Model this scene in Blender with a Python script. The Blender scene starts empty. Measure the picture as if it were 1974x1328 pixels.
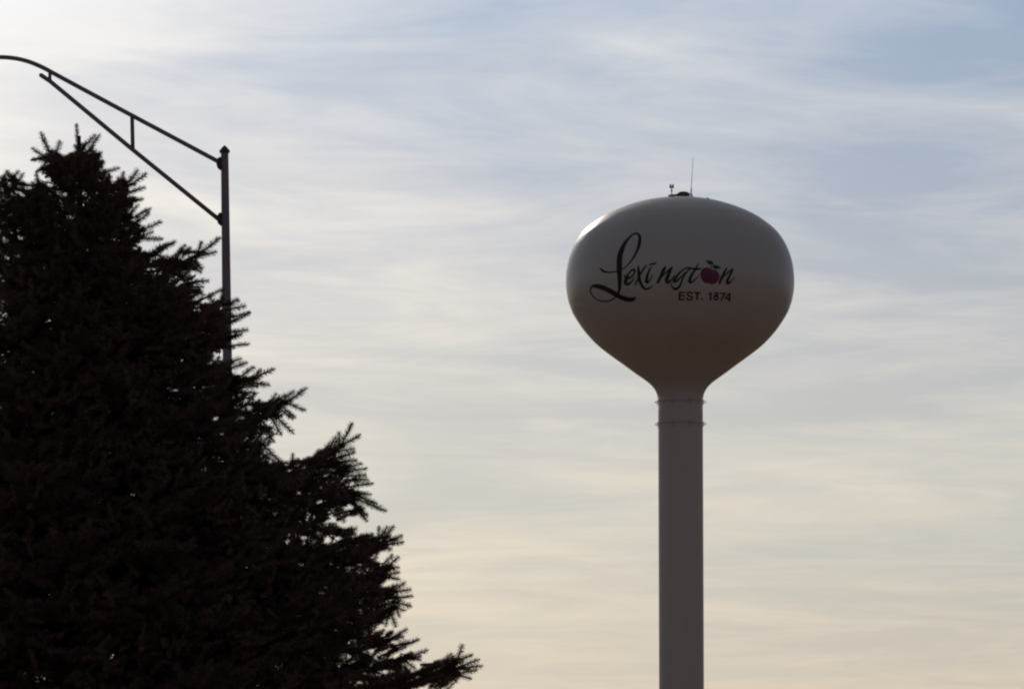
import bpy, math, random
import numpy as np
from mathutils import Vector, Matrix

random.seed(11); rng = np.random.default_rng(11)
S = bpy.context.scene
COL = S.collection
R = math.radians

# ------------------------------------------------------------------ camera
FPX = 10353.0; CX, CY = 987.0, 664.0; PITCH = R(6.6); CAMZ = 1.6
cam_d = bpy.data.cameras.new('camera'); cam = bpy.data.objects.new('camera', cam_d); COL.objects.link(cam)
cam.location = (0, 0, CAMZ); cam.rotation_euler = (R(90) + PITCH, 0, 0)
cam_d.sensor_width = 36; cam_d.lens = FPX * 36 / 1974; cam_d.clip_start = .5; cam_d.clip_end = 20000
S.camera = cam
cp, sp = math.cos(PITCH), math.sin(PITCH)

def ray(x, y):
    a, b = (x - CX) / FPX, (CY - y) / FPX
    return Vector((a, cp - b * sp, sp + b * cp))
def at(x, y, Y):                       # point seen at photo pixel x, y standing Y metres away
    d = ray(x, y); t = Y / d.y
    return Vector((d.x * t, Y, CAMZ + d.z * t))
def proj(P):                           # numpy (n,3) -> pixels
    z = P[:, 2] - CAMZ; y = P[:, 1]
    f = y * cp + z * sp; u = -y * sp + z * cp
    return CX + FPX * P[:, 0] / f, CY - FPX * u / f

# ------------------------------------------------------------------ helpers
def tag(o, label=None, cat=None, kind=None, group=None):
    for k, v in (('label', label), ('category', cat), ('kind', kind), ('group', group)):
        if v: o[k] = v
    return o
def link(name, verts, faces, mat, parent=None, smooth=True):
    me = bpy.data.meshes.new(name); me.from_pydata([tuple(v) for v in verts], [], faces); me.update()
    if smooth: me.polygons.foreach_set('use_smooth', [True] * len(me.polygons))
    me.materials.append(mat)
    o = bpy.data.objects.new(name, me); COL.objects.link(o)
    if parent is not None:
        o.parent = parent
        o.matrix_parent_inverse = Matrix.Translation(-parent_world(parent))
    return o
def parent_world(p):
    v = Vector((0, 0, 0))
    if p.type == 'EMPTY': v = Vector(p.location)
    return v
def empty(name, loc):
    o = bpy.data.objects.new(name, None); COL.objects.link(o); o.location = loc; o.empty_display_size = .3
    return o
class MB:
    def __init__(s): s.v = []; s.f = []
    def tube(s, pts, rad, n=16, cap=True):
        pts = [Vector(p) for p in pts]
        if not hasattr(rad, '__len__'): rad = [rad] * len(pts)
        b = len(s.v); T0 = None; U = None
        for i, p in enumerate(pts):
            a = pts[max(i - 1, 0)]; c = pts[min(i + 1, len(pts) - 1)]
            T = (c - a).normalized()
            if U is None:
                U = T.cross(Vector((0, 1, 0)))
                if U.length < .1: U = T.cross(Vector((1, 0, 0)))
                U.normalize()
            U = (U - T * U.dot(T)).normalized(); W = T.cross(U)
            for k in range(n):
                t = 2 * math.pi * k / n
                s.v.append(p + (U * math.cos(t) + W * math.sin(t)) * rad[i])
        for i in range(len(pts) - 1):
            for k in range(n):
                k2 = (k + 1) % n
                s.f.append((b + i * n + k, b + i * n + k2, b + (i + 1) * n + k2, b + (i + 1) * n + k))
        if cap:
            s.f.append(tuple(b + k for k in range(n))[::-1]); e = b + (len(pts) - 1) * n
            s.f.append(tuple(e + k for k in range(n)))
        return s
    def lathe(s, c, prof, n=64, tilt=None):      # prof: (radius, z) bottom to top
        b = len(s.v); c = Vector(c)
        for r, z in prof:
            for k in range(n):
                t = 2 * math.pi * k / n
                p = Vector((r * math.cos(t), r * math.sin(t), z))
                if tilt is not None: p = tilt @ p
                s.v.append(c + p)
        m = len(prof)
        for i in range(m - 1):
            for k in range(n):
                k2 = (k + 1) % n
                s.f.append((b + i * n + k, b + i * n + k2, b + (i + 1) * n + k2, b + (i + 1) * n + k))
        s.f.append(tuple(b + k for k in range(n))[::-1]); e = b + (m - 1) * n
        s.f.append(tuple(e + k for k in range(n)))
        return s
    def box(s, lo, hi, M=None, loc=(0, 0, 0)):
        b = len(s.v)
        for x in (lo[0], hi[0]):
            for y in (lo[1], hi[1]):
                for z in (lo[2], hi[2]):
                    p = Vector((x, y, z))
                    if M is not None: p = M @ p
                    s.v.append(p + Vector(loc))
        for f in ((0, 1, 3, 2), (4, 6, 7, 5), (0, 4, 5, 1), (2, 3, 7, 6), (0, 2, 6, 4), (1, 5, 7, 3)):
            s.f.append(tuple(b + i for i in f))
        return s
    def build(s, name, mat, parent=None, smooth=True):
        return link(name, s.v, s.f, mat, parent, smooth)
def sharp(o, ang=35):
    me = o.data
    import bmesh
    bm = bmesh.new(); bm.from_mesh(me)
    for e in bm.edges:
        if len(e.link_faces) == 2 and e.calc_face_angle(0) > R(ang): e.smooth = False
    bm.to_mesh(me); bm.free(); return o

# ------------------------------------------------------------------ materials
def material(name, col, rough=.5, spec=.5, metal=0, noise=None, bump=None, transl=None, coat=0):
    m = bpy.data.materials.new(name); m.use_nodes = True
    nt = m.node_tree; N, L = nt.nodes, nt.links
    bs = N['Principled BSDF']; bs.inputs['Roughness'].default_value = rough
    bs.inputs['Specular IOR Level'].default_value = spec; bs.inputs['Metallic'].default_value = metal
    bs.inputs['Coat Weight'].default_value = coat
    bs.inputs['Base Color'].default_value = (*col, 1)
    tc = N.new('ShaderNodeTexCoord')
    src = None
    if noise:
        scale, col2, stretch = noise
        mp = N.new('ShaderNodeMapping'); mp.inputs['Scale'].default_value = stretch
        nz = N.new('ShaderNodeTexNoise'); nz.inputs['Scale'].default_value = scale; nz.inputs['Detail'].default_value = 6
        rp = N.new('ShaderNodeValToRGB'); rp.color_ramp.elements[0].position = .35; rp.color_ramp.elements[1].position = .68
        rp.color_ramp.elements[0].color = (*col, 1); rp.color_ramp.elements[1].color = (*col2, 1)
        L.new(tc.outputs['Object'], mp.inputs['Vector']); L.new(mp.outputs[0], nz.inputs['Vector'])
        L.new(nz.outputs['Fac'], rp.inputs['Fac']); L.new(rp.outputs['Color'], bs.inputs['Base Color']); src = rp.outputs['Color']
    if bump:
        scale, strength, dist = bump
        nb = N.new('ShaderNodeTexNoise'); nb.inputs['Scale'].default_value = scale; nb.inputs['Detail'].default_value = 3
        bp = N.new('ShaderNodeBump'); bp.inputs['Strength'].default_value = strength; bp.inputs['Distance'].default_value = dist
        L.new(tc.outputs['Object'], nb.inputs['Vector']); L.new(nb.outputs['Fac'], bp.inputs['Height']); L.new(bp.outputs[0], bs.inputs['Normal'])
    if transl:
        tr = N.new('ShaderNodeBsdfTranslucent'); mx = N.new('ShaderNodeMixShader'); mx.inputs[0].default_value = transl[0]
        tr.inputs['Color'].default_value = (*transl[1], 1)
        L.new(bs.outputs[0], mx.inputs[1]); L.new(tr.outputs[0], mx.inputs[2])
        L.new(mx.outputs[0], N['Material Output'].inputs['Surface'])
    return m

M_tank = material('tank_paint', (.645, .58, .54), .36, .75, noise=(.35, (.59, .535, .49), (1, 1, .25)), bump=(.30, .3, .05))
M_shaft = material('shaft_paint', (.70, .59, .535), .5, .4, noise=(.4, (.64, .54, .49), (1, 1, .12)), bump=(.3, .12, .02))
M_black = material('black_lettering_paint', (.018, .014, .015), .5, .3, noise=(1.5, (.028, .022, .022), (1, 1, 1)))
M_apple = material('plum_red_paint', (.19, .050, .115), .5, .3, noise=(2.0, (.20, .050, .105), (1, 1, 1)))
M_leaf = material('dark_green_paint', (.022, .055, .048), .5, .3, noise=(2.0, (.026, .062, .050), (1, 1, 1)))
M_gloss = material('pale_pink_paint', (.27, .14, .19), .5, .3, noise=(2.0, (.29, .16, .20), (1, 1, 1)))
M_steel = material('weathered_steel', (.16, .13, .11), .5, .5, .2, noise=(4, (.10, .085, .07), (1, 1, 1)))
M_rail = material('painted_rail_steel', (.52, .44, .41), .5, .4, noise=(4, (.46, .39, .36), (1, 1, 1)))
M_dark = material('dark_fittings', (.06, .055, .055), .5, .4, noise=(5, (.09, .08, .07), (1, 1, 1)))
M_red = material('red_beacon_glass', (.25, .03, .02), .25, .5, noise=(8, (.2, .03, .02), (1, 1, 1)))
M_pole = material('bronze_pole_paint', (.27, .215, .245), .42, .5, noise=(6, (.22, .175, .20), (1, 1, .2)))
M_coll = material('cast_collar_metal', (.14, .082, .088), .6, .4, noise=(20, (.035, .024, .024), (1, 1, 1)), bump=(60, .4, .004))
M_lens = material('lamp_glass', (.5, .5, .48), .15, .5, noise=(8, (.45, .45, .42), (1, 1, 1)))
M_bark = material('spruce_bark', (.060, .040, .030), .9, .2, noise=(14, (.085, .06, .045), (1, 1, .3)), bump=(30, .6, .01))
M_needle = material('spruce_needles', (.14, .082, .070), .55, .35, noise=(1.6, (.17, .10, .078), (1, 1, 1)), transl=(.15, (.16, .11, .05)))
M_ground = material('dry_grass_ground', (.21, .130, .078), .95, .1, noise=(.06, (.26, .16, .095), (1, 1, 1)), bump=(3, .5, .05))
M_conc = material('concrete', (.33, .32, .30), .9, .2, noise=(3, (.27, .26, .24), (1, 1, 1)))

# ------------------------------------------------------------------ ground
g = link('ground', [(-9000, -9000, 0), (9000, -9000, 0), (9000, 9000, 0), (-9000, 9000, 0)], [(0, 1, 2, 3)], M_ground, None, False)
tag(g, 'flat dry grass ground under the tree and water tower', 'ground', 'structure')

# ------------------------------------------------------------------ water tower
D = 400.0
TX = at(1311, 560, D).x
def zpx(y): return at(1311, y, D).z
def mpx(y): d = ray(1311, y); return D / d.y / FPX      # metres per pixel at the tower
OUT = [(379, 0), (379.5, 22), (380.8, 42), (383.2, 58), (387.2, 77), (393, 97), (400.5, 117), (409, 136), (419, 154), (431, 170.5), (441, 182),
       (452, 192), (465, 200.5), (479, 207.5), (499, 214.5), (523, 219), (545, 220), (562, 219), (580, 215.5), (592, 211.5), (604, 206.5), (621, 196), (638, 184), (655.7, 168), (672, 150.5),
       (695.4, 118.5), (718.7, 86.5), (731, 69.5), (738, 60.5), (744, 54.5), (750, 50), (757, 46.5), (765, 44.2), (774, 43.2), (790, 43.0)]
OUT = [(545 - (545 - y) * .976 if y < 545 else y, r) for y, r in OUT]      # the near side of the dome stands in front of its crest
def cr(pts, n):                                          # centripetal-ish Catmull-Rom through 2-D/3-D points
    P = [np.array(p, float) for p in pts]; P = [2 * P[0] - P[1]] + P + [2 * P[-1] - P[-2]]
    o = []
    for i in range(1, len(P) - 2):
        for k in range(n):
            t = k / n
            o.append(.5 * ((2 * P[i]) + (P[i + 1] - P[i - 1]) * t + (2 * P[i - 1] - 5 * P[i] + 4 * P[i + 1] - P[i + 2]) * t * t + (3 * P[i] - P[i - 1] - 3 * P[i + 1] + P[i + 2]) * t ** 3))
    o.append(P[-2]); return o
prof = [(max(p[1], 0) * mpx(p[0]), zpx(p[0])) for p in cr(OUT, 5)]
prof = [(r, z) for r, z in prof]
pz = np.array([z for r, z in prof])[::-1]; pr = np.array([r for r, z in prof])[::-1]
for _ in range(2):                                       # light smoothing keeps the shell fair
    q = pr.copy(); q[2:-2] = (pr[1:-3] + 2 * pr[2:-2] + pr[3:-1]) / 4; pr = q
tower = empty('water_tower', (TX, D, 0))
tag(tower, 'white single-pedestal water tower with a bulbous tank lettered Lexington', 'water tower')
zj = zpx(790)
tank = MB().lathe((TX, D, 0), [(max(r, .02), z) for r, z in zip(pr, pz)], 288).build('tank', M_tank, tower)
sharp(tank, 60)
rs = float(pr[0])
sh = [(rs * 2.3, .3), (rs * 2.25, .6), (rs * 1.75, 4.2), (rs * 1.35, 7.4), (rs * 1.12, 9.6), (rs * 1.03, 11), (rs * 1.005, 12.2)]
k = 12.2
while k < zj - 3: sh.append((rs, k)); k += 2.7
sh.append((rs, zj))
shaft = MB().lathe((TX, D, 0), sh, 160).build('shaft', M_shaft, tower)
sharp(shaft, 60)
sharp(MB().lathe((TX, D, 0), [(rs * 2.6, 0), (rs * 2.6, .28), (rs * 2.3, .299)], 64).build('footing', M_conc, tower))
# personnel door at the foot
dr = sharp(MB().box((-.5, -.06, 0), (.5, .06, 2.1), None, (TX, D - rs * 2.06, .55)).build('door', M_steel, tower, False))
MB().tube([(TX + .36, D - rs * 2.06 - .06, 1.5), (TX + .36, D - rs * 2.06 - .13, 1.5), (TX + .36, D - rs * 2.06 - .13, 1.68)], .015, 8).build('handle', M_dark, dr)

# rigging rails round the top of the shaft
def rail(yends, yref):
    z = zpx(yends); rr = rs + 6.2 * mpx(yends)
    m = MB(); m.tube([(TX + rr * math.cos(t), D + rr * math.sin(t), z) for t in np.linspace(0, 2 * math.pi, 97)], .024, 8, False)
    o = m.build('rigging_rail', M_rail, tower)
    for i in range(8):
        t = 2 * math.pi * (i + .5) / 8; c, s_ = math.cos(t), math.sin(t)
        b = MB()
        P = lambda r, dz, dt=0: (TX + r * math.cos(t + dt), D + r * math.sin(t + dt), z + dz)
        b.tube([P(rr, 0), P(rr - .05, .10), P(rs - .02, .16)], .017, 6)
        b.tube([P(rr, 0), P(rr - .06, -.12), P(rs + .03, -.30), P(rs - .02, -.36)], .017, 6)
        b.tube([P(rr, 0, 0), P(rs - .02, -.05, .05)], .018, 6)
        b.build('bracket', M_rail, o)
rail(775.0, 770); rail(817.3, 811)

# roof equipment
z0 = zpx(380.5); mp = mpx(379)
hx = at(1317.4, 379, D).x
hatch = MB().lathe((hx, D, z0 - .45), [(12.0 * mp, 0), (12.0 * mp, .65), (12.5 * mp, .66), (12.5 * mp, .70), (11.6 * mp, .76), (9 * mp, .82), (6 * mp, .86), (3 * mp, .88), (.02, .885)], 48)
sharp(hatch.build('roof_vent', M_steel, tower))
hb = MB().box((-.36, -.3, -.4), (.32, .3, .15), Matrix.Rotation(R(-5), 3, 'Y'), (at(1298, 379, D).x, D, z0 + .03))
hatchbox = sharp(hb.build('access_hatch', M_steel, tower, False))
bx = at(1294.8, 370, D).x
beac = MB().tube([(bx, D, z0), (bx, D, zpx(362.5))], .035, 8)
beac.tube([(bx - .10, D, zpx(362.4)), (bx + .10, D, zpx(362.4))], .035, 8)
beac = beac.build('beacon_light', M_steel, tower)
for sx in (-1, 1):
    x = bx + sx * 2.3 * mp; zb = zpx(362.4)
    sharp(MB().lathe((x, D, zb), [(.05, -.02), (.075, .03), (.08, .10), (.075, .20), (.05, .25), (.012, .27)], 16).build('lamp', M_red, beac))
MB().lathe((bx, D, zpx(368)), [(.015, -.08), (.05, -.06), (.075, 0), (.05, .06), (.015, .08)], 16).build('photocell', M_dark, beac)
ax = at(1332.2, 379, D).x
ant = MB().tube([(ax, D, z0 - .15), (ax, D, zpx(374)), (ax + .02, D, zpx(363))], [.06, .05, .042], 10)
ant.tube([(ax - .12, D, zpx(375.6)), (ax + .13, D, zpx(375.6))], .03, 6); ant.tube([(ax - .02, D, zpx(378)), (ax + .16, D, zpx(378.6))], .03, 6)
ant = ant.build('antenna', M_dark, tower)
MB().tube([(ax + .02, D, zpx(363)), (at(1334.2, 335, D).x, D, zpx(335)), (at(1336, 303, D).x, D, zpx(303))], [.024, .017, .011], 8).build('whip', M_dark, ant)
MB().lathe((at(1363.5, 384, D).x, D, zpx(386)), [(.20, -.1), (.20, .06), (.17, .12), (.1, .17), (.02, .19)], 24).build('small_vent', M_dark, tower)

# -------- lettering painted on the tank: every outline point is carried on to the shell
def Rz(z): return float(np.interp(z, pz, pr))
def onto(x, y, off):
    d = ray(x, y); o = Vector((0, 0, CAMZ))
    a, b = (D - 10) / d.y, D / d.y
    for _ in range(40):
        m = (a + b) / 2; p = o + d * m
        if math.hypot(p.x - TX, p.y - D) > Rz(p.z): a = m
        else: b = m
    p = o + d * b
    dr_ = (Rz(p.z + .15) - Rz(p.z - .15)) / .3
    n = Vector((p.x - TX, p.y - D, 0)).normalized() - Vector((0, 0, dr_)); n.normalize()
    return p + n * off
LAYER = [0]
def stroke(m, pts, org, sc, caps=True, sharp_=False, wmul=1.0):
    """pts: (x, y, width) in zoomed coordinates"""
    LAYER[0] += 1
    base = .014 + .0012 * (LAYER[0] % 12)
    if sharp_:
        Q = []
        for i in range(len(pts) - 1):
            a, b = np.array(pts[i], float), np.array(pts[i + 1], float)
            n = max(2, int(np.hypot(*(b - a)[:2]) / (sc * 1.5)))
            Q += [a + (b - a) * k / n for k in range(n)]
        Q.append(np.array(pts[-1], float))
    else: Q = cr(pts, 10)
    Q = np.array(Q); Q[:, 2] = np.maximum(Q[:, 2], 3)
    n = len(Q)
    if caps and not sharp_:
        pass
    T = np.gradient(Q[:, :2], axis=0); T /= np.linalg.norm(T, axis=1)[:, None] + 1e-9
    Nn = np.stack([-T[:, 1], T[:, 0]], 1)
    b = len(m.v); K = 5
    for i in range(n):
        off = base + .010 * i / n
        for k in range(K):
            f = (k / (K - 1) - .5) * Q[i, 2] * wmul
            q = Q[i, :2] + Nn[i] * f
            m.v.append(onto(org[0] + q[0] / sc, org[1] + q[1] / sc, off))
    for i in range(n - 1):
        for k in range(K - 1):
            m.f.append((b + i * K + k, b + i * K + k + 1, b + (i + 1) * K + k + 1, b + (i + 1) * K + k))
    if caps and not sharp_:
        for i, sgn in ((0, -1), (n - 1, 1)):
            c = Q[i, :2]; r = Q[i, 2] * wmul / 2; off = base + .010 * i / n
            b = len(m.v); m.v.append(onto(org[0] + c[0] / sc, org[1] + c[1] / sc, off))
            for k in range(9):
                t = -math.pi / 2 + math.pi * k / 8
                q = c + T[i] * sgn * r * math.cos(t) + Nn[i] * r * math.sin(t)
                m.v.append(onto(org[0] + q[0] / sc, org[1] + q[1] / sc, off))
            for k in range(8): m.f.append((b, b + 1 + k, b + 2 + k))
def blob(m, pts, org, sc, off, rings=8):
    P = np.array(cr(list(pts) + [pts[0]], 5))[:-1]; c = P.mean(0); b = len(m.v); n = len(P)
    m.v.append(onto(org[0] + c[0] / sc, org[1] + c[1] / sc, off))
    for r in range(1, rings + 1):
        for p in P:
            q = c + (p - c) * r / rings; m.v.append(onto(org[0] + q[0] / sc, org[1] + q[1] / sc, off))
    for k in range(n): m.f.append((b, b + 1 + k, b + 1 + (k + 1) % n))
    for r in range(rings - 1):
        for k in range(n):
            k2 = (k + 1) % n
            m.f.append((b + 1 + r * n + k, b + 1 + (r + 1) * n + k, b + 1 + (r + 1) * n + k2, b + 1 + r * n + k2))
OB, SB = (1130, 440), 8.856
OC, SC_ = (1120, 430), 6.169
OE, SE = (1280, 490), 13.16
letters = {}
def lm(key):
    return letters.setdefault(key, MB())
stroke(lm('L'), [(600, 705, 12), (650, 680, 16), (710, 630, 20), (785, 535, 27), (850, 425, 38), (900, 300, 50), (918, 180, 50), (900, 115, 40), (860, 90, 30), (800, 108, 28), (725, 175, 38), (650, 280, 60), (598, 400, 82), (573, 500, 92), (567, 600, 92), (567, 700, 90), (570, 800, 78), (573, 900, 68), (573, 1000, 52), (558, 1080, 36), (520, 1150, 24), (440, 1220, 21), (330, 1247, 20), (220, 1232, 18), (130, 1178, 15), (76, 1090, 15), (84, 1020, 24), (120, 985, 46), (180, 988, 70), (270, 1008, 80), (370, 1052, 80), (470, 1105, 82), (570, 1165, 78), (670, 1205, 78), (750, 1217, 74), (810, 1205, 62), (832, 1185, 38)], OB, SB)
stroke(lm('L'), [(247, 692, 28), (285, 728, 36), (340, 748, 32), (420, 752, 24), (540, 738, 18)], OB, SB)
stroke(lm('e'), [(650, 800, 16), (672, 835, 30), (720, 855, 32), (775, 825, 28), (822, 765, 26), (828, 715, 30), (795, 708, 32), (740, 755, 26), (695, 835, 45), (672, 910, 58), (690, 955, 52), (740, 945, 36), (790, 895, 22), (828, 830, 10)], OB, SB)
stroke(lm('x'), [(893, 652, 24), (895, 740, 46), (903, 840, 50), (930, 935, 46), (975, 1010, 40), (1030, 1038, 32), (1090, 1015, 24), (1135, 970, 10)], OB, SB)
stroke(lm('x'), [(1022, 638, 24), (985, 690, 30), (935, 765, 28), (885, 865, 26), (838, 968, 20)], OB, SB)
stroke(lm('i'), [(1118, 658, 14), (1082, 710, 28), (1045, 810, 44), (1028, 890, 52), (1044, 925, 42), (1080, 895, 24), (1120, 830, 14), (1140, 775, 8)], OB, SB)
stroke(lm('i'), [(1075, 642, 10), (1105, 615, 26), (1140, 612, 32), (1175, 605, 24), (1200, 578, 8)], OB, SB)
stroke(lm('n'), [(1005, 522, 20), (985, 555, 38), (955, 620, 34), (928, 680, 32), (912, 708, 24)], OC, SC_)
stroke(lm('n'), [(918, 690, 12), (960, 640, 16), (1010, 590, 16), (1050, 555, 18), (1082, 525, 14)], OC, SC_)
stroke(lm('n'), [(1086, 524, 12), (1062, 565, 34), (1035, 625, 36), (1018, 680, 42), (1034, 706, 34), (1070, 680, 18), (1112, 625, 8)], OC, SC_)
stroke(lm('g'), [(668, 340, 18), (640, 338, 34), (570, 352, 38), (480, 400, 34), (390, 480, 46), (310, 580, 62), (258, 665, 68), (262, 705, 52), (320, 685, 46), (400, 615, 36), (480, 535, 34), (545, 450, 20)], OE, SE)
stroke(lm('g'), [(650, 385, 14), (590, 450, 32), (530, 520, 34), (480, 610, 38), (440, 720, 42), (385, 825, 56), (300, 885, 66), (225, 850, 48), (190, 790, 26), (182, 730, 10)], OE, SE)
stroke(lm('t'), [(590, 400, 16), (660, 372, 40), (760, 370, 44), (850, 382, 58), (910, 370, 36), (965, 342, 8)], OE, SE)
stroke(lm('t'), [(880, 235, 16), (840, 300, 34), (790, 390, 50), (725, 490, 60), (668, 600, 70), (645, 690, 76), (675, 720, 54), (745, 680, 38), (830, 605, 24), (905, 512, 10)], OE, SE)
stroke(lm('n2'), [(1595, 352, 22), (1560, 410, 54), (1500, 520, 58), (1440, 650, 60), (1405, 742, 48)], OE, SE)
stroke(lm('n2'), [(1420, 700, 24), (1490, 600, 28), (1560, 520, 28), (1650, 440, 34), (1745, 368, 20)], OE, SE)
stroke(lm('n2'), [(1752, 372, 18), (1715, 450, 52), (1655, 560, 58), (1610, 660, 68), (1612, 735, 66), (1655, 730, 48), (1720, 665, 24), (1792, 578, 10)], OE, SE)
cur = ['E']
def es(*p, w=36): stroke(lm(cur[0]), [(x, y, w) for x, y in p], OE, SE, False, True)
cur[0] = 'E'
es((402, 948), (388, 1162), w=40); es((396, 965), (540, 972), w=32); es((396, 1048), (528, 1053), w=32); es((390, 1143), (532, 1150), w=34)
cur[0] = 'S'
stroke(lm(cur[0]), [(712, 1018, 36), (700, 985, 36), (655, 966, 36), (605, 980, 36), (592, 1018, 36), (620, 1050, 36), (680, 1070, 37), (716, 1105, 37), (700, 1145, 36), (650, 1158, 36), (600, 1145, 36), (578, 1100, 36)], OE, SE, False)
cur[0] = 'T'
es((758, 972), (925, 978), w=34); es((848, 975), (832, 1162), w=42)
cur[0] = 'dot'
es((985, 1137), (943, 1137), w=42)
cur[0] = '1'
es((1195, 962), (1178, 1168), w=40); stroke(lm(cur[0]), [(1190, 975, 30), (1160, 1005, 30), (1118, 1020, 28)], OE, SE, False)
def ring(cx, cy, rx, ry, w):
    stroke(lm(cur[0]), [(cx + rx * math.cos(t), cy + ry * math.sin(t), w) for t in np.linspace(0, 2 * math.pi, 17)], OE, SE, False)
cur[0] = '8'
ring(1330, 1014, 42, 36, 34); ring(1318, 1110, 50, 47, 36)
cur[0] = '7'
es((1422, 990), (1565, 1000), w=34); stroke(lm(cur[0]), [(1550, 1005, 32), (1505, 1060, 36), (1468, 1120, 38), (1450, 1178, 38)], OE, SE, False)
cur[0] = '4'
es((1672, 988), (1645, 1192), w=38); es((1660, 992), (1550, 1112), w=30); es((1540, 1118), (1692, 1130), w=32)
for m_ in letters.values(): link('letter', m_.v, m_.f, M_black, tank)
ap = MB(); blob(ap, [(918, 510), (935, 440), (970, 385), (1030, 348), (1110, 340), (1170, 370), (1215, 408), (1290, 402), (1355, 440), (1395, 510), (1405, 590), (1375, 670), (1310, 735), (1225, 768), (1150, 752), (1110, 735), (1050, 735), (985, 680), (940, 600)], OE, SE, .012)
apo = link('apple_emblem', ap.v, ap.f, M_apple, tank)
l1 = MB(); blob(l1, [(1052, 140), (1095, 155), (1150, 160), (1205, 178), (1245, 215), (1242, 258), (1200, 268), (1150, 262), (1110, 235), (1085, 195)], OE, SE, .012)
l1.v = l1.v; link('leaf_emblem', l1.v, l1.f, M_leaf, tank)
l2 = MB(); blob(l2, [(1252, 262), (1300, 280), (1360, 290), (1410, 320), (1455, 352), (1400, 365), (1330, 378), (1275, 372), (1248, 345), (1246, 300)], OE, SE, .012)
link('leaf_emblem', l2.v, l2.f, M_leaf, tank)
st = MB(); stroke(st, [(1252, 238, 12), (1215, 270, 16), (1195, 315, 18), (1205, 365, 16), (1232, 400, 10)], OE, SE)
link('stem_emblem', st.v, st.f, M_black, tank)
hl = MB(); stroke(hl, [(1232, 405, 14), (1248, 440, 22), (1252, 480, 10)], OE, SE)
link('highlight_emblem', hl.v, hl.f, M_gloss, tank)

# ------------------------------------------------------------------ street light
PY = 55.0; mpp = PY / ray(433, 400).y / FPX
def P(x, y): return at(x, y, PY)
top = P(433.0, 293); low = P(438.2, 690)
ax_dir = (top - low).normalized()
foot = top - ax_dir * (top.z / ax_dir.z)
lamp = empty('street_light', foot)
tag(lamp, 'dark metal street light pole with a curved truss arm behind the spruce', 'street light')
tl = (top - low).length
r_top = 7.4 * mpp; slope = (9.1 * mpp - 7.4 * mpp) / tl
Lp = (top - foot).length
pole = MB().tube([foot + ax_dir * (Lp * t) for t in np.linspace(0, 1, 9)], [r_top + slope * Lp * (1 - t) for t in np.linspace(0, 1, 9)], 40).build('pole', M_pole, lamp)
sharp(pole)
rot = Vector((0, 0, 1)).rotation_difference(ax_dir).to_matrix()
capm = MB().lathe(top, [(9.4 * mpp, -.012), (10.2 * mpp, 0), (10.2 * mpp, .012), (9.2 * mpp, .02), (7.3 * mpp, .03), (5.4 * mpp, .046), (3.0 * mpp, .056), (2.2 * mpp, .062), (.8 * mpp, .067), (.002, .068)], 32, rot)
sharp(capm.build('pole_cap', M_coll, lamp), 50)
sharp(MB().box((-.17, -.17, 0), (.17, .17, .03), None, foot).build('base_plate', M_pole, lamp, False))
for sx in (-1, 1):
    for sy in (-1, 1):
        MB().tube([foot + Vector((sx * .13, sy * .13, .03)), foot + Vector((sx * .13, sy * .13, .09))], .014, 8).build('bolt', M_coll, lamp)
arm_px = [(-118, 125), (-80, 117), (-40, 111.5), (0, 110.8), (27, 112.8), (54, 119.0), (81, 130), (108, 144.4), (180, 183.2), (255, 223.4), (340, 268.6), (424, 313.5)]
pts = [P(x, y) for x, y in arm_px]
pc = [Vector(p) for p in cr([tuple(p) for p in pts], 6)]
arm = MB().tube(pc, [4.3 * mpp] * len(pc), 20).build('upper_arm', M_pole, lamp)
lowarm = [(78.5, 145), (97, 157.5), (256, 289), (424, 425)]
lp = [P(x, y) for x, y in lowarm]
d0 = (lp[0] - lp[1]).normalized()
lp = [lp[0] + d0 * (3.0 * mpp)] + lp
MB().tube(lp, [2.2 * mpp] + [4.3 * mpp] * 4, 20).build('lower_arm', M_pole, lamp)
MB().tube([P(96, 138), P(96.3, 157)], 3.3 * mpp, 12).build('strut', M_pole, lamp)
MB().tube([P(254.6, 224), P(256, 289)], 3.9 * mpp, 12).build('strut', M_pole, lamp)
# clamp brackets where the arms meet the pole
for (x, y, y2) in ((425.5, 316.5, 0), (426.5, 423.5, 0)):
    c = P(x, y); b = MB()
    b.tube([c + Vector((-5.0 * mpp, 0, 9.0 * mpp)), c + Vector((-1.8 * mpp, 0, 10.8 * mpp)), c + Vector((2.5 * mpp, 0, 11 * mpp))], 3 * mpp, 12)
    b.tube([c + Vector((-4.0 * mpp, 0, 9 * mpp)), c + Vector((-3.6 * mpp, 0, 0)), c + Vector((-2.0 * mpp, 0, -6 * mpp)), c + Vector((1.5 * mpp, 0, -11 * mpp))], [4.4 * mpp, 5.0 * mpp, 4.6 * mpp, 2.8 * mpp], 14)
    o = b.build('arm_bracket', M_coll, lamp)
    for dz in (7.5, -7):
        MB().tube([c + Vector((0, -.055, dz * mpp)), c + Vector((0, -.03, dz * mpp))], .008, 6).build('bolt', M_coll, o)
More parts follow.
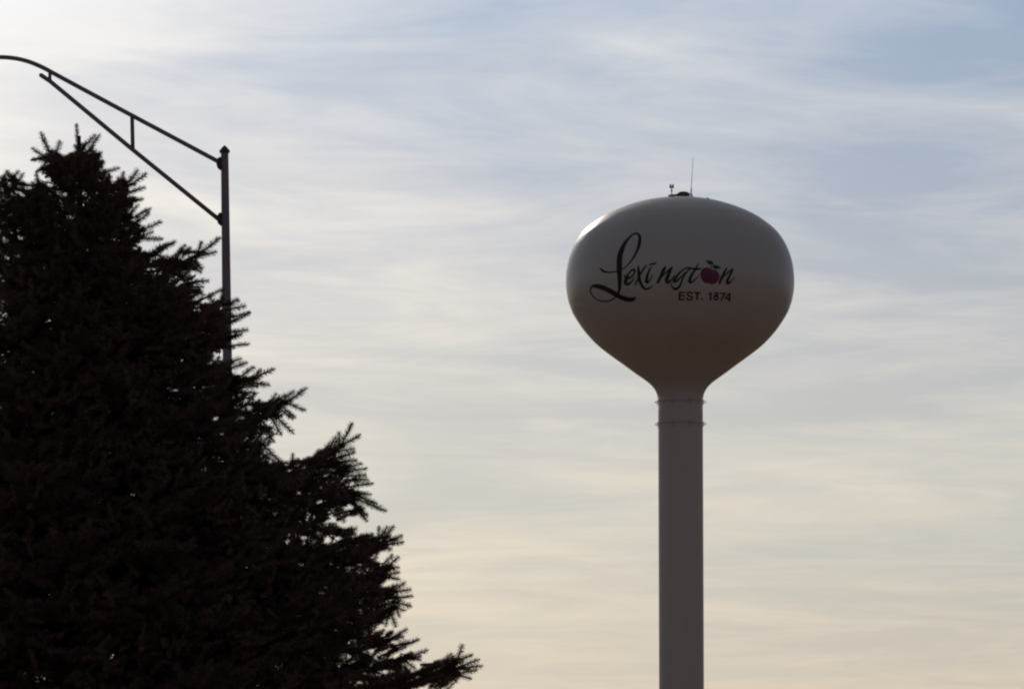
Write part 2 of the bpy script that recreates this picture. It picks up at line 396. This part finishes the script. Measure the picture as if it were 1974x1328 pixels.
# cobra-head luminaire at the arm's end, just outside the picture
h = pts[0]
hd = [(-.02, .035, .035), (.05, .06, .05), (.18, .11, .075), (.34, .15, .085), (.50, .14, .075), (.62, .09, .05), (.67, .02, .015)]
m = MB(); n = 20
for s_, w, t_ in hd:
    for k in range(n):
        a = 2 * math.pi * k / n
        m.v.append(h + Vector((-s_, w * math.cos(a), t_ * (math.sin(a) if math.sin(a) > 0 else .45 * math.sin(a)) - .18 * s_)))
for i in range(len(hd) - 1):
    for k in range(n):
        k2 = (k + 1) % n; m.f.append((i * n + k, i * n + k2, (i + 1) * n + k2, (i + 1) * n + k))
m.f.append(tuple(range(n))[::-1]); m.f.append(tuple((len(hd) - 1) * n + k for k in range(n)))
head = m.build('lamp_head', M_pole, lamp)
MB().lathe(h + Vector((-.38, 0, -.13)), [(.01, -.07), (.06, -.06), (.10, -.03), (.11, .02)], 24).build('lens', M_lens, head)

# ------------------------------------------------------------------ spruce
TY = 40.0
base = at(150, 300, TY); base.z = 0
spruce = empty('spruce_tree', base)
tag(spruce, 'large dark spruce tree with twin leading shoots in front of the light pole', 'tree')
TXX = base.x
mt = at(150, 700, TY); mpt = TY / ray(150, 700).y / FPX
def z_at(y): return at(150, y, TY).z
YR = [236, 262, 300, 350, 400, 470, 520, 600, 700, 780, 860, 950, 1050, 1150, 1300, 1500, 1800, 2050, 2210]
RR = [4, 18, 45, 96, 118, 178, 235, 292, 330, 400, 455, 530, 585, 610, 660, 750, 850, 880, 800]
def Rad(y): return np.interp(y, YR, RR) * mpt
POLY = np.array([(150, 262), (185, 285), (205, 320), (215, 345), (232, 352), (252, 360), (262, 388), (252, 402), (262, 430), (278, 455), (272, 478), (300, 490), (335, 495), (370, 500), (385, 520), (386, 545), (375, 565), (398, 588), (425, 578), (445, 600), (455, 625), (442, 655), (430, 690), (455, 705), (475, 722), (498, 735), (508, 765), (540, 778), (556, 785), (548, 800), (530, 822), (522, 850), (505, 868), (528, 892), (560, 908), (580, 902), (610, 885), (640, 862), (668, 872), (680, 900), (690, 930), (700, 950), (690, 962), (662, 958), (648, 985), (655, 1010), (688, 1024), (700, 1038), (735, 1042), (748, 1052), (742, 1070), (752, 1100), (752, 1120), (762, 1150), (758, 1180), (742, 1192), (728, 1200), (722, 1215), (748, 1228), (770, 1252), (782, 1278), (795, 1296), (830, 1304), (860, 1292), (878, 1284), (898, 1304), (880, 1345), (960, 1500), (1050, 1800), (1060, 2300), (-900, 2300), (-900, 1300), (-450, 900), (-250, 700), (-80, 420), (-30, 352), (0, 350), (32, 358), (44, 380), (62, 372), (76, 358), (98, 350), (88, 305), (100, 292), (116, 292), (130, 300), (150, 300)], float)
def inside(x, y):
    x = np.atleast_1d(x).astype(float); y = np.atleast_1d(y).astype(float)
    x, y = x + 9 * np.sin(y / 8.3 + x / 31) + 5 * np.sin(y / 3.9), y + 8 * np.sin(x / 9.7 + y / 27) + 4 * np.sin(x / 4.1); c = np.zeros(len(x), bool); n = len(POLY); j = n - 1
    for i in range(n):
        xi, yi = POLY[i]; xj, yj = POLY[j]
        c ^= ((yi > y) != (yj > y)) & (x < (xj - xi) * (y - yi) / (yj - yi + 1e-9) + xi); j = i
    return c
# each shoot: origin, direction, length, class (0 fine, 1 medium, 2 coarse)
SH = []
def shoot(o, d, l, c=0): SH.append((o.x, o.y, o.z, d.x, d.y, d.z, l, c))
limbs = MB()
def rv(s=1.0): return Vector((random.gauss(0, s), random.gauss(0, s), random.gauss(0, s)))
UP = Vector((0, 0, 1))
def spray(path, r0, quality, dens=1.0, lat=.42, start=.12, latmax=.62):
    """a bough along path with flat side sprays of shoots"""
    n = len(path); L = sum((path[i + 1] - path[i]).length for i in range(n - 1))
    keep = [p_ for p_ in path]
    while len(keep) > 3:
        tx, ty = proj(np.array([keep[-1]]))
        if inside(tx, ty)[0] or ty[0] > 1400: break
        keep.pop()
    limbs.tube(keep, [max(.004, r0 * (1 - .88 * i / (n - 1))) for i in range(len(keep))], 6)
    def pt(s):
        f = min(max(s, 0), .9999) * (n - 1); i = int(f); return path[i].lerp(path[i + 1], f - i), (path[i + 1] - path[i]).normalized()
    s = start; side = 1
    while s < 1:
        p, T = pt(s); rem = (1 - s) * L
        s += .075 / L / dens * random.uniform(.7, 1.3); side = -side
        l2 = min(latmax, .10 + lat * rem) * random.uniform(.6, 1.15)
        sd = T.cross(UP).normalized() * side
        roll = random.gauss(0, 28); sd = (Matrix.Rotation(R(roll), 3, T) @ sd)
        a = R(random.uniform(38, 62)); d = (T * math.cos(a) + sd * math.sin(a)).normalized()
        q = 0 if (s > .45 and quality == 0) else (1 if quality < 2 else 2)
        m_ = max(2, int(l2 / .11)); pp = p.copy(); dd = d.copy(); path2 = [pp.copy()]
        for k in range(m_):
            dd = (dd + UP * random.uniform(-.02, .12) + rv(.05)).normalized(); st_ = l2 / m_
            shoot(pp, dd, st_ * 1.08, q); q2 = pp.copy(); pp = pp + dd * st_; path2.append(pp.copy())
            if l2 > .14:
                for e in (-1, 1):
                    sd2 = Matrix.Rotation(R(random.gauss(0, 35)), 3, dd) @ (dd.cross(UP).normalized() * e)
                    a2 = R(random.uniform(35, 60)); l3 = random.uniform(.07, .15) * (1.15 - .5 * k / m_)
                    for rep in range(2 if l2 > .3 and k < m_ - 1 else 1):
                        oo = q2.lerp(pp, random.random()); shoot(oo, (dd * math.cos(a2) + sd2 * math.sin(a2) + UP * .12).normalized(), l3, q)
        while len(path2) > 1:
            tx, ty = proj(np.array([path2[-1]]))
            if inside(tx, ty)[0]: break
            path2.pop()
        if l2 > .25 and len(path2) > 2: limbs.tube(path2, [.006, *([.0045] * (len(path2) - 2)), .003], 4, False)
    p, T = pt(1); shoot(path[-2].lerp(path[-1], .3), T, random.uniform(.12, .18), quality)
def curve3(a, b, c, n=12):
    return [a * (1 - t) ** 2 + b * (2 * t * (1 - t)) + c * t * t for t in np.linspace(0, 1, n)]

# trunk
ztop = z_at(262); tr = []
for t in np.linspace(0, 1, 22):
    tr.append(Vector((TXX + .02 * math.sin(t * 9), TY + .02 * math.cos(t * 7), ztop * t)))
MB().tube(tr, [max(.012, .17 * (1 - t) ** .9 + .008) for t in np.linspace(0, 1, 22)], 18).build('trunk', M_bark, spruce)

# key boughs reaching towards the right-hand side of the picture (end x, end y, start y, sag, depth)
KEY = [(205, 300, 330, 6, .0), (250, 372, 395, 8, .1), (60, 340, 380, 6, -.1), (100, 300, 345, 4, .1), (20, 375, 420, 8, .0), (268, 430, 440, 14, -.15), (268, 405, 430, 10, .2),
       (380, 500, 500, 26, .05), (330, 500, 470, 24, -.3), (385, 552, 545, 26, .25), (440, 598, 590, 30, -.1), (425, 580, 560, 26, .3), (448, 650, 620, 40, .15), (400, 680, 640, 30, -.3),
       (485, 722, 690, 44, .0), (440, 705, 660, 34, .35), (540, 775, 740, 54, -.1), (500, 800, 760, 44, .35), (500, 850, 800, 40, -.35), (560, 905, 850, 50, .0),
       (672, 868, 880, 80, .1), (640, 900, 880, 70, -.3), (690, 940, 900, 60, .4), (640, 1000, 960, 50, -.1), (740, 1045, 990, 70, .05), (700, 1060, 1000, 60, -.4),
       (748, 1100, 1050, 64, .2), (760, 1150, 1090, 60, -.1), (740, 1190, 1130, 50, .35), (745, 1225, 1160, 60, -.2), (780, 1275, 1200, 70, .1), (700, 1240, 1180, 60, -.5),
       (885, 1288, 1250, 90, .0), (820, 1310, 1260, 80, -.4), (900, 1350, 1330, 80, .4), (20, 420, 460, 20, -.3), (448, 622, 600, 30, .5), (440, 655, 632, 30, -.35), (430, 600, 585, 26, -.3), (-30, 350, 395, 8, .3), (-20, 395, 440, 10, -.2), (-30, 450, 490, 16, .2), (5, 500, 540, 18, -.3), (740, 1130, 1080, 50, -.5), (700, 1150, 1100, 50, .5), (650, 1100, 1050, 50, -.2), (700, 1220, 1150, 50, .3), (-60, 520, 560, 30, .1)]
for ex, ey, sy, sag, dep in KEY:
    a = Vector((TXX, TY, z_at(sy + 20))); c = at(ex - 6, ey + 8, TY + dep)
    b = at(150 + (ex - 150) * .62, (sy + ey) / 2 + sag + abs(ex - 150) * .04, TY + dep * .6)
    L = (c - a).length
    spray(curve3(a, b, c, 14), .008 + .012 * L, 0, 1.25, .30, .1, .42)
# boughs all round, in loose whorls
ga = 0
ys = 268.0
while ys < 2180:
    Rm = float(Rad(ys)); nb = 3 if ys < 400 else (5 if ys < 1400 else 4)
    for k in range(nb):
        ga += 137.5 + random.uniform(-18, 18); az = R(ga)
        L = Rm * random.uniform(.74, .97)
        lift = np.interp(ys, [260, 450, 800, 1300, 2200], [.9, .45, .12, -.02, -.12])
        yy = ys + random.uniform(-14, 14)
        a = Vector((TXX, TY, z_at(yy) - lift * L)); hz = Vector((math.cos(az), math.sin(az), 0))
        c = a + hz * L + UP * (L * lift + random.uniform(-.05, .05))
        b = a + hz * L * .6 + UP * (L * (lift * .25 - .06))
        near = c.y < TY + .6
        spray(curve3(a, b, c, 12), .006 + .011 * L, (0 if near else 1) if ys < 1450 else 2, 1.1 if ys < 1450 else .6, .34, .12)
    ys += 20 if ys < 500 else (27 if ys < 1400 else 60)

# inner twiggy fill inside the crown
def clump(o): return math.sin(7.1 * o.x + 1.3 + 1.5 * o.z) * math.sin(8.3 * o.z + .7) + .5 * math.sin(6.7 * o.y + 2 * o.x) < -.28
NF = 16500
yf = 300 + (2150 - 300) * rng.random(NF) ** .85
rf = Rad(yf) * np.sqrt(rng.random(NF)) * .93; tf = rng.random(NF) * 2 * math.pi
for i in range(NF):
    if yf[i] > 1420 and i % 3: continue
    o = Vector((TXX + rf[i] * math.cos(tf[i]), TY + rf[i] * math.sin(tf[i]), z_at(yf[i])))
    if clump(o): continue
    d = Vector((math.cos(tf[i]), math.sin(tf[i]), .25)) + rv(.55)
    shoot(o, d.normalized(), random.uniform(.10, .18), 1 if rf[i] / Rad(yf[i]) > .6 and yf[i] < 1400 else 2)
NF = 9500                                               # the photograph's side of the crown, where boughs reach furthest
xq = rng.uniform(-60, 900, NF); yq = rng.uniform(300, 1420, NF); ok = inside(xq, yq) & inside(xq + 14, yq - 8)
for x, y in zip(xq[ok], yq[ok]):
    rr = max(float(Rad(y)) * 1.15, abs(x - 150) * mpt); hd_ = math.sqrt(max(rr ** 2 - (abs(x - 150) * mpt) ** 2, .02))
    o = at(x, y, TY + random.uniform(-.7, .7) * hd_)
    if clump(o) and random.random() < .55: continue
    shoot(o, (Vector((.7, random.uniform(-.6, .6), .35)) + rv(.35)).normalized(), random.uniform(.09, .16), 1)

arr = np.array(SH)
tip = arr[:, :3] + arr[:, 3:6] * arr[:, 6:7] * 1.12
x1, y1 = proj(tip); x0, y0 = proj(arr[:, :3])
arr = arr[inside(x1, y1) & inside((x0 + x1) / 2, (y0 + y1) / 2)]
SH = []

# outer shoots with the lengths and angles they have along the visible edge of the crown
EX = []
def ex(org, sc, L):
    for (a, b, c, d) in L: EX.append((org[0] + a / sc, org[1] + b / sc, org[0] + c / sc, org[1] + d / sc))
ex((0, 220), 3.32, [(505, 290, 488, 65), (520, 230, 610, 130), (560, 240, 643, 135), (560, 270, 650, 245), (590, 320, 670, 305), (520, 280, 600, 210), (680, 370, 765, 350), (500, 330, 520, 240), (560, 330, 640, 260),
    (335, 290, 275, 115), (350, 270, 385, 175), (310, 285, 200, 222), (330, 310, 245, 285), (350, 350, 280, 380), (380, 310, 480, 285), (340, 330, 320, 260), (320, 380, 310, 330), (400, 340, 420, 290), (440, 330, 500, 290),
    (250, 460, 232, 380), (240, 480, 200, 440), (110, 450, 145, 380), (60, 430, 120, 365), (10, 420, 50, 360), (40, 470, 0, 400), (90, 480, 90, 400), (130, 490, 60, 440), (180, 500, 190, 480), (210, 520, 120, 480),
    (760, 450, 755, 405), (785, 450, 790, 370), (820, 440, 885, 360), (850, 445, 940, 385), (840, 495, 930, 470), (820, 560, 915, 552), (800, 600, 830, 545), (830, 645, 885, 580), (860, 660, 960, 595), (880, 690, 955, 630), (900, 748, 1035, 690), (900, 795, 1040, 800), (890, 780, 980, 755),
    (950, 900, 1040, 835), (975, 900, 1120, 810), (1010, 880, 1080, 830), (1100, 935, 1190, 840), (1160, 925, 1215, 850), (1130, 940, 1160, 860), (1260, 905, 1285, 815), (1290, 885, 1415, 800), (1240, 918, 1385, 885), (1240, 940, 1295, 990), (1200, 960, 1290, 1010), (1240, 1075, 1335, 1065), (1200, 1100, 1300, 1115), (1240, 1130, 1310, 1160),
    (1320, 1175, 1425, 1115), (1410, 1210, 1430, 1120), (1460, 1215, 1525, 1185), (1460, 1250, 1570, 1230), (1480, 1300, 1600, 1270), (1380, 1230, 1340, 1170), (650, 380, 700, 420), (640, 440, 700, 450), (700, 460, 760, 440)])
ex((380, 540), 2.888, [(200, 230, 295, 180), (200, 290, 280, 275), (190, 320, 250, 300), (190, 365, 292, 358), (170, 465, 245, 435), (190, 490, 275, 455), (250, 530, 320, 485), (300, 555, 360, 500), (310, 550, 425, 487), (270, 560, 400, 595), (230, 560, 340, 590), (60, 480, 110, 500), (40, 540, 60, 580), (30, 540, 35, 590),
    (400, 690, 440, 630), (420, 690, 495, 640), (450, 690, 540, 615), (480, 695, 608, 597), (490, 680, 605, 725), (470, 700, 545, 770), (480, 730, 530, 780), (420, 740, 535, 850), (400, 740, 465, 860), (370, 820, 430, 900), (340, 800, 420, 850), (370, 920, 470, 1010), (380, 980, 440, 1010), (360, 940, 380, 1010),
    (450, 1020, 545, 1015), (530, 1035, 527, 965), (450, 1040, 540, 1040), (560, 1040, 610, 1000), (640, 1005, 680, 945), (650, 1000, 720, 930), (700, 990, 740, 910), (710, 990, 770, 870), (760, 960, 775, 890), (790, 940, 795, 845), (790, 940, 870, 800), (800, 925, 905, 860), (780, 955, 875, 935), (790, 985, 880, 965), (800, 1010, 890, 1000),
    (820, 1045, 920, 1020), (840, 1065, 945, 1045), (850, 1090, 940, 1085), (860, 1110, 950, 1110), (870, 1145, 980, 1135), (860, 1180, 970, 1190), (870, 1190, 1000, 1240), (890, 1220, 1050, 1285), (860, 1220, 950, 1310), (830, 1210, 900, 1290), (780, 1220, 825, 1320), (760, 1220, 790, 1290)])
ex((500, 980), 3.815, [(560, 10, 625, 100), (540, 30, 590, 80), (740, 10, 790, 95), (720, 0, 760, 60), (640, 160, 715, 140), (640, 180, 710, 190), (690, 230, 760, 200), (740, 215, 835, 190), (720, 250, 790, 240), (880, 220, 878, 130), (900, 205, 940, 135), (930, 215, 988, 130), (950, 235, 1055, 210), (970, 262, 1060, 248), (900, 290, 975, 298), (870, 240, 840, 210),
    (920, 400, 980, 340), (940, 430, 1022, 350), (950, 445, 1022, 432), (930, 485, 1030, 470), (940, 505, 1032, 520), (960, 600, 1020, 560), (980, 605, 1072, 545), (1000, 612, 1112, 595), (1000, 655, 1132, 650), (1000, 690, 1115, 715), (990, 720, 1075, 750), (1000, 720, 1035, 795), (960, 750, 1005, 865), (960, 770, 925, 862), (920, 780, 900, 835), (870, 790, 890, 840), (740, 300, 690, 360), (760, 380, 770, 460), (740, 330, 700, 380), (800, 360, 770, 420),
    (890, 930, 920, 885), (930, 940, 980, 900), (1000, 935, 1085, 880), (980, 960, 1060, 950), (1040, 1015, 1180, 965), (1020, 1000, 1100, 985), (1090, 1090, 1238, 1040), (1090, 1080, 1190, 1110), (1100, 1095, 1190, 1085), (1070, 1110, 1140, 1180), (1160, 1215, 1225, 1155), (1180, 1215, 1260, 1160), (1230, 1205, 1350, 1140), (1300, 1160, 1350, 1130), (1360, 1130, 1410, 1070), (1455, 1115, 1492, 1000), (1430, 1130, 1570, 1075), (1470, 1165, 1612, 1108), (1490, 1175, 1637, 1150), (1490, 1205, 1600, 1190), (1470, 1225, 1560, 1250), (1400, 1160, 1500, 1120), (1380, 1190, 1480, 1180), (1350, 1210, 1450, 1230), (1260, 1220, 1350, 1215), (1430, 1140, 1420, 1080)])
for (a, b, c, d) in EX:
    # nearest key bough decides the depth of the cluster
    j = min(KEY, key=lambda k_: (k_[0] - a) ** 2 + (k_[1] - b) ** 2)
    Y = TY + j[4] + random.uniform(-.12, .12)
    A, B = at(a, b, Y), at(c, d, Y + random.uniform(-.05, .05)); v = B - A; l = v.length; u = v.normalized()
    k_ = max(1, round(l / .16))
    for q in range(k_): shoot(A + v * (q / k_), (u + rv(.04)).normalized(), l / k_ * (1.0 if q == k_ - 1 else 1.06), 0)
    limbs.tube([A - u * .06, A, B - u * .03], [.006, .005, .003], 5)
    # the twig it grows from, running back into the crown
    back = at(a - 46 * (1 if c > 110 or b > 380 else -.7), b + random.uniform(0, 26), Y + random.uniform(-.15, .15))
    w = A - back; wl = w.length; wd = w.normalized()
    limbs.tube([back, A], [.008, .006], 5)
    for q in range(max(1, round(wl / .13))): shoot(back + w * (q / max(1, round(wl / .13))), (wd + rv(.05)).normalized(), .14, 0)
    for q in range(5):
        oo = back + w * random.random(); bx_, by_ = proj(np.array([oo]))
        for rr in range(1):
            dd = (wd + u * .4 + rv(.35)).normalized(); l3 = random.uniform(.05, .10)
            tx, ty = proj(np.array([oo + dd * l3]))
            if inside(tx, ty)[0] or l3 < .075: shoot(oo, dd, l3, 0)
arr = np.concatenate([arr, np.array(SH)])

def template(L, per_m, width, nlen, seed):
    r = np.random.default_rng(seed); n = int(per_m * L); V = []; F = []
    rad = .0042
    for z, rr in ((0, rad), (L * .97, rad * .7)):
        for k in range(3):
            t = k * 2.094; V.append((rr * math.cos(t), rr * math.sin(t), z))
    for k in range(3):
        k2 = (k + 1) % 3; F += [(k, k2, 3 + k2), (k, 3 + k2, 3 + k)]
    for i in range(n):
        t = (i + r.random()) / n; z = L * t * .99; ph = i * 2.39996 + r.normal(0, .3)
        al = math.radians(np.interp(t, [0, .8, .93, 1], [70, 62, 48, 12]) + r.normal(0, 9)); ln = nlen * r.uniform(.8, 1.15) * np.interp(t, [0, .1, .88, 1], [.75, 1, .95, .55])
        e = np.array([math.cos(ph), math.sin(ph), 0]); s_ = np.array([-math.sin(ph), math.cos(ph), 0]); d = e * math.sin(al) + np.array([0, 0, 1]) * math.cos(al)
        p = np.array([0, 0, z]) + e * rad * .5; b = len(V)
        side = s_ * math.cos(r.random() * 3) + np.cross(d, s_) * .6
        V += [tuple(p + side * width / 2), tuple(p - side * width / 2), tuple(p + d * ln * .62 + side * width * .26 + np.array([0, 0, .001])), tuple(p + d * ln)]
        F += [(b, b + 1, b + 2), (b + 2, b + 1, b + 3)]
    return np.array(V), np.array(F)
SPEC = {0: (1000, .0044, .0335), 1: (400, .0070, .030), 2: (140, .011, .033)}
VV = []; FF = []; off = 0
cls = arr[:, 7].astype(int); ln = arr[:, 6]
var = rng.integers(0, 3, len(arr))
for c in (0, 1, 2):
    for li, Lc in enumerate((.07, .11, .16)):
        lo, hi = ((0, .09), (.09, .135), (.135, 9))[li]
        for v in range(3):
            sel = (cls == c) & (ln >= lo) & (ln < hi) & (var == v)
            A = arr[sel]
            if not len(A): continue
            V, F = template(Lc, *SPEC[c], seed=c * 100 + li * 10 + v)
            d = A[:, 3:6]; ref = np.where(np.abs(d[:, 2:3]) > .9, np.array([[1., 0, 0]]), np.array([[0, 0, 1.]]))
            u = np.cross(ref, d); u /= np.linalg.norm(u, axis=1)[:, None]; w = np.cross(d, u)
            a = rng.random(len(A)) * 6.283; u2 = u * np.cos(a)[:, None] + w * np.sin(a)[:, None]; w2 = np.cross(d, u2)
            sc = (A[:, 6] / Lc)[:, None, None]; sl = np.clip(sc, .85, 1.15)
            P3 = A[:, None, :3] + V[None, :, 0:1] * u2[:, None] * sl + V[None, :, 1:2] * w2[:, None] * sl + V[None, :, 2:3] * d[:, None] * sc
            VV.append(P3.reshape(-1, 3)); nV = len(V)
            FF.append((F[None] + (np.arange(len(A)) * nV)[:, None, None] + off).reshape(-1, 3)); off += len(A) * nV
VV = np.concatenate(VV).astype(np.float32); FF = np.concatenate(FF).astype(np.int32)
VV -= np.array(base, dtype=np.float32)
me = bpy.data.meshes.new('crown'); me.vertices.add(len(VV)); me.vertices.foreach_set('co', VV.ravel())
me.loops.add(len(FF) * 3); me.loops.foreach_set('vertex_index', FF.ravel())
me.polygons.add(len(FF)); me.polygons.foreach_set('loop_start', np.arange(0, len(FF) * 3, 3, dtype=np.int32))
me.update(calc_edges=True); me.materials.append(M_needle)
crown = bpy.data.objects.new('crown', me); COL.objects.link(crown); crown.parent = spruce
limbs.build('limbs', M_bark, spruce)
print('shoots', len(arr), 'crown tris', len(FF), 'limb faces', len(limbs.f))

# ------------------------------------------------------------------ light
SUN_EL, SUN_AZ = R(19.8), R(-12.0)          # azimuth measured from the view axis (+Y), negative to the left
sd = Vector((math.sin(SUN_AZ) * math.cos(SUN_EL), math.cos(SUN_AZ) * math.cos(SUN_EL), math.sin(SUN_EL)))
ld = bpy.data.lights.new('sun', 'SUN'); ld.energy = 5.0; ld.angle = R(.5); ld.color = (1, .90, .76)
lo_ = bpy.data.objects.new('sun', ld); COL.objects.link(lo_); lo_.rotation_euler = sd.to_track_quat('Z', 'Y').to_euler()

W = bpy.data.worlds.new('World'); S.world = W; W.use_nodes = True
nt = W.node_tree; N, L = nt.nodes, nt.links
bg = N['Background']
def nd(t, **k):
    o = N.new(t)
    for a, b in k.items(): setattr(o, a, b)
    return o
def mth(op, a, b=None, c=None, clamp=False):
    o = N.new('ShaderNodeMath'); o.operation = op; o.use_clamp = clamp
    for i, v in enumerate((a, b, c)):
        if v is None: continue
        if isinstance(v, (int, float)): o.inputs[i].default_value = v
        else: L.new(v, o.inputs[i])
    return o.outputs[0]
def ramp(fac, els, interp='LINEAR'):
    o = N.new('ShaderNodeValToRGB'); o.color_ramp.interpolation = interp
    cr_ = o.color_ramp
    while len(cr_.elements) < len(els): cr_.elements.new(.5)
    for e, (p, c) in zip(cr_.elements, els): e.position = p; e.color = (*c, 1) if len(c) == 3 else c
    L.new(fac, o.inputs[0]); return o.outputs[0]
sky = nd('ShaderNodeTexSky', sky_type='NISHITA', sun_disc=False)
sky.sun_elevation = SUN_EL; sky.sun_rotation = SUN_AZ; sky.air_density = 1; sky.dust_density = 1.5
tc = nd('ShaderNodeTexCoord'); dirv = tc.outputs['Generated']
sep = nd('ShaderNodeSeparateXYZ'); L.new(dirv, sep.inputs[0]); z = sep.outputs[2]
dot = nd('ShaderNodeVectorMath', operation='DOT_PRODUCT'); L.new(dirv, dot.inputs[0]); dot.inputs[1].default_value = sd
ang = mth('MULTIPLY', mth('ARCCOSINE', mth('MINIMUM', dot.outputs['Value'], .99999)), 1 / math.pi)       # 0 at the sun, 1 opposite
# thin high cloud: two scales of streaky noise
def noise(scale, stretch, detail, rough, dist, rot=(0, 0, 0), loc=(0, 0, 0)):
    mp_ = nd('ShaderNodeMapping'); mp_.inputs['Scale'].default_value = stretch; mp_.inputs['Rotation'].default_value = rot; mp_.inputs['Location'].default_value = loc
    nz = nd('ShaderNodeTexNoise'); nz.inputs['Scale'].default_value = scale; nz.inputs['Detail'].default_value = detail
    nz.inputs['Roughness'].default_value = rough; nz.inputs['Distortion'].default_value = dist
    L.new(dirv, mp_.inputs[0]); L.new(mp_.outputs[0], nz.inputs[0]); return nz.outputs['Fac']
# the veil lies in a high flat sheet, so its streaks narrow and stretch towards the horizon
zq = mth('ADD', mth('MAXIMUM', z, 0), .06)
pln = nd('ShaderNodeCombineXYZ'); L.new(mth('DIVIDE', sep.outputs[0], zq), pln.inputs[0]); L.new(mth('DIVIDE', sep.outputs[1], zq), pln.inputs[1])
dirv = pln.outputs[0]
n1 = noise(1.0, (1.3, 1.25, 1), 4, .55, 1.1, (0, 0, R(16)), (3.1, .4, 1.7))
n2 = noise(1.0, (3.0, 3.3, 1), 6, .58, 1.4, (0, 0, R(-14)), (4.4, 8, 2.2))
n3 = noise(1.0, (8, 13, 1), 6, .62, 1.2, (0, 0, R(10)), (2, 1, 5))
den = mth('ADD', mth('ADD', mth('MULTIPLY', n1, .52), mth('MULTIPLY', n2, .38)), mth('MULTIPLY', n3, .10))
bias = mth('MULTIPLY', mth('SUBTRACT', .080, mth('MINIMUM', mth('MAXIMUM', ang, .068), .105)), 4.5)
aur = ramp(ang, [(.060, (.34, .34, .34)), (.069, (.14, .14, .14)), (.079, (0, 0, 0))])
cov = ramp(mth('ADD', mth('ADD', den, aur), bias), [(.34, (0, 0, 0)), (.67, (1, 1, 1))], 'LINEAR')
light = mth('ADD', mth('MULTIPLY', den, .5), .80)
# colour of the veil of cloud, and of the gaps between, by height above the horizon
zz = mth('MULTIPLY', z, 2.0)
veil = ramp(zz, [(0, (.58, .47, .37)), (.10, (.60, .51, .41)), (.16, (.58, .53, .455)), (.23, (.60, .575, .53)), (.28, (.55, .545, .54)), (.36, (.46, .495, .55)), (.6, (.34, .35, .385)), (1, (.28, .28, .30))])
gap = ramp(zz, [(0, (.46, .40, .34)), (.10, (.45, .44, .42)), (.16, (.41, .44, .45)), (.22, (.39, .43, .48)), (.28, (.28, .355, .485)), (.36, (.205, .32, .50)), (.6, (.20, .235, .32)), (1, (.17, .18, .21))])
mixc = nd('ShaderNodeMix', data_type='RGBA'); L.new(cov, mixc.inputs[0]); L.new(gap, mixc.inputs[6]); L.new(veil, mixc.inputs[7])
# forward scattering: the veil is bright towards the sun and dim behind the camera
ph = ramp(ang, [(0, (1, 1, 1)), (.045, (.84, .83, .81)), (.062, (.775, .70, .60)), (.068, (.65, .60, .535)), (.075, (.555, .535, .51)), (.083, (.515, .51, .50)), (.105, (.455, .455, .455)), (.14, (.42, .42, .42)), (.25, (.28, .27, .27)), (.42, (.18, .155, .135)), (1, (.222, .150, .102))])
sc1 = nd('ShaderNodeVectorMath', operation='SCALE'); L.new(mixc.outputs[2], sc1.inputs[0]); L.new(mth('MULTIPLY', mth('MULTIPLY', ph, light), 2.0 * 6.25), sc1.inputs['Scale'])
sc2 = nd('ShaderNodeVectorMath', operation='SCALE'); L.new(sky.outputs[0], sc2.inputs[0]); sc2.inputs['Scale'].default_value = .05
add = nd('ShaderNodeVectorMath', operation='ADD'); L.new(sc1.outputs[0], add.inputs[0]); L.new(sc2.outputs[0], add.inputs[1])
L.new(add.outputs[0], bg.inputs['Color']); bg.inputs['Strength'].default_value = 1.0

# ------------------------------------------------------------------ render settings
S.view_settings.view_transform = 'Standard'; S.view_settings.look = 'None'; S.view_settings.exposure = -math.log2(6.25); S.view_settings.gamma = 1
S.cycles.filter_width = 2.2 if hasattr(S, 'cycles') else 1.5
S.cycles.max_bounces = 6
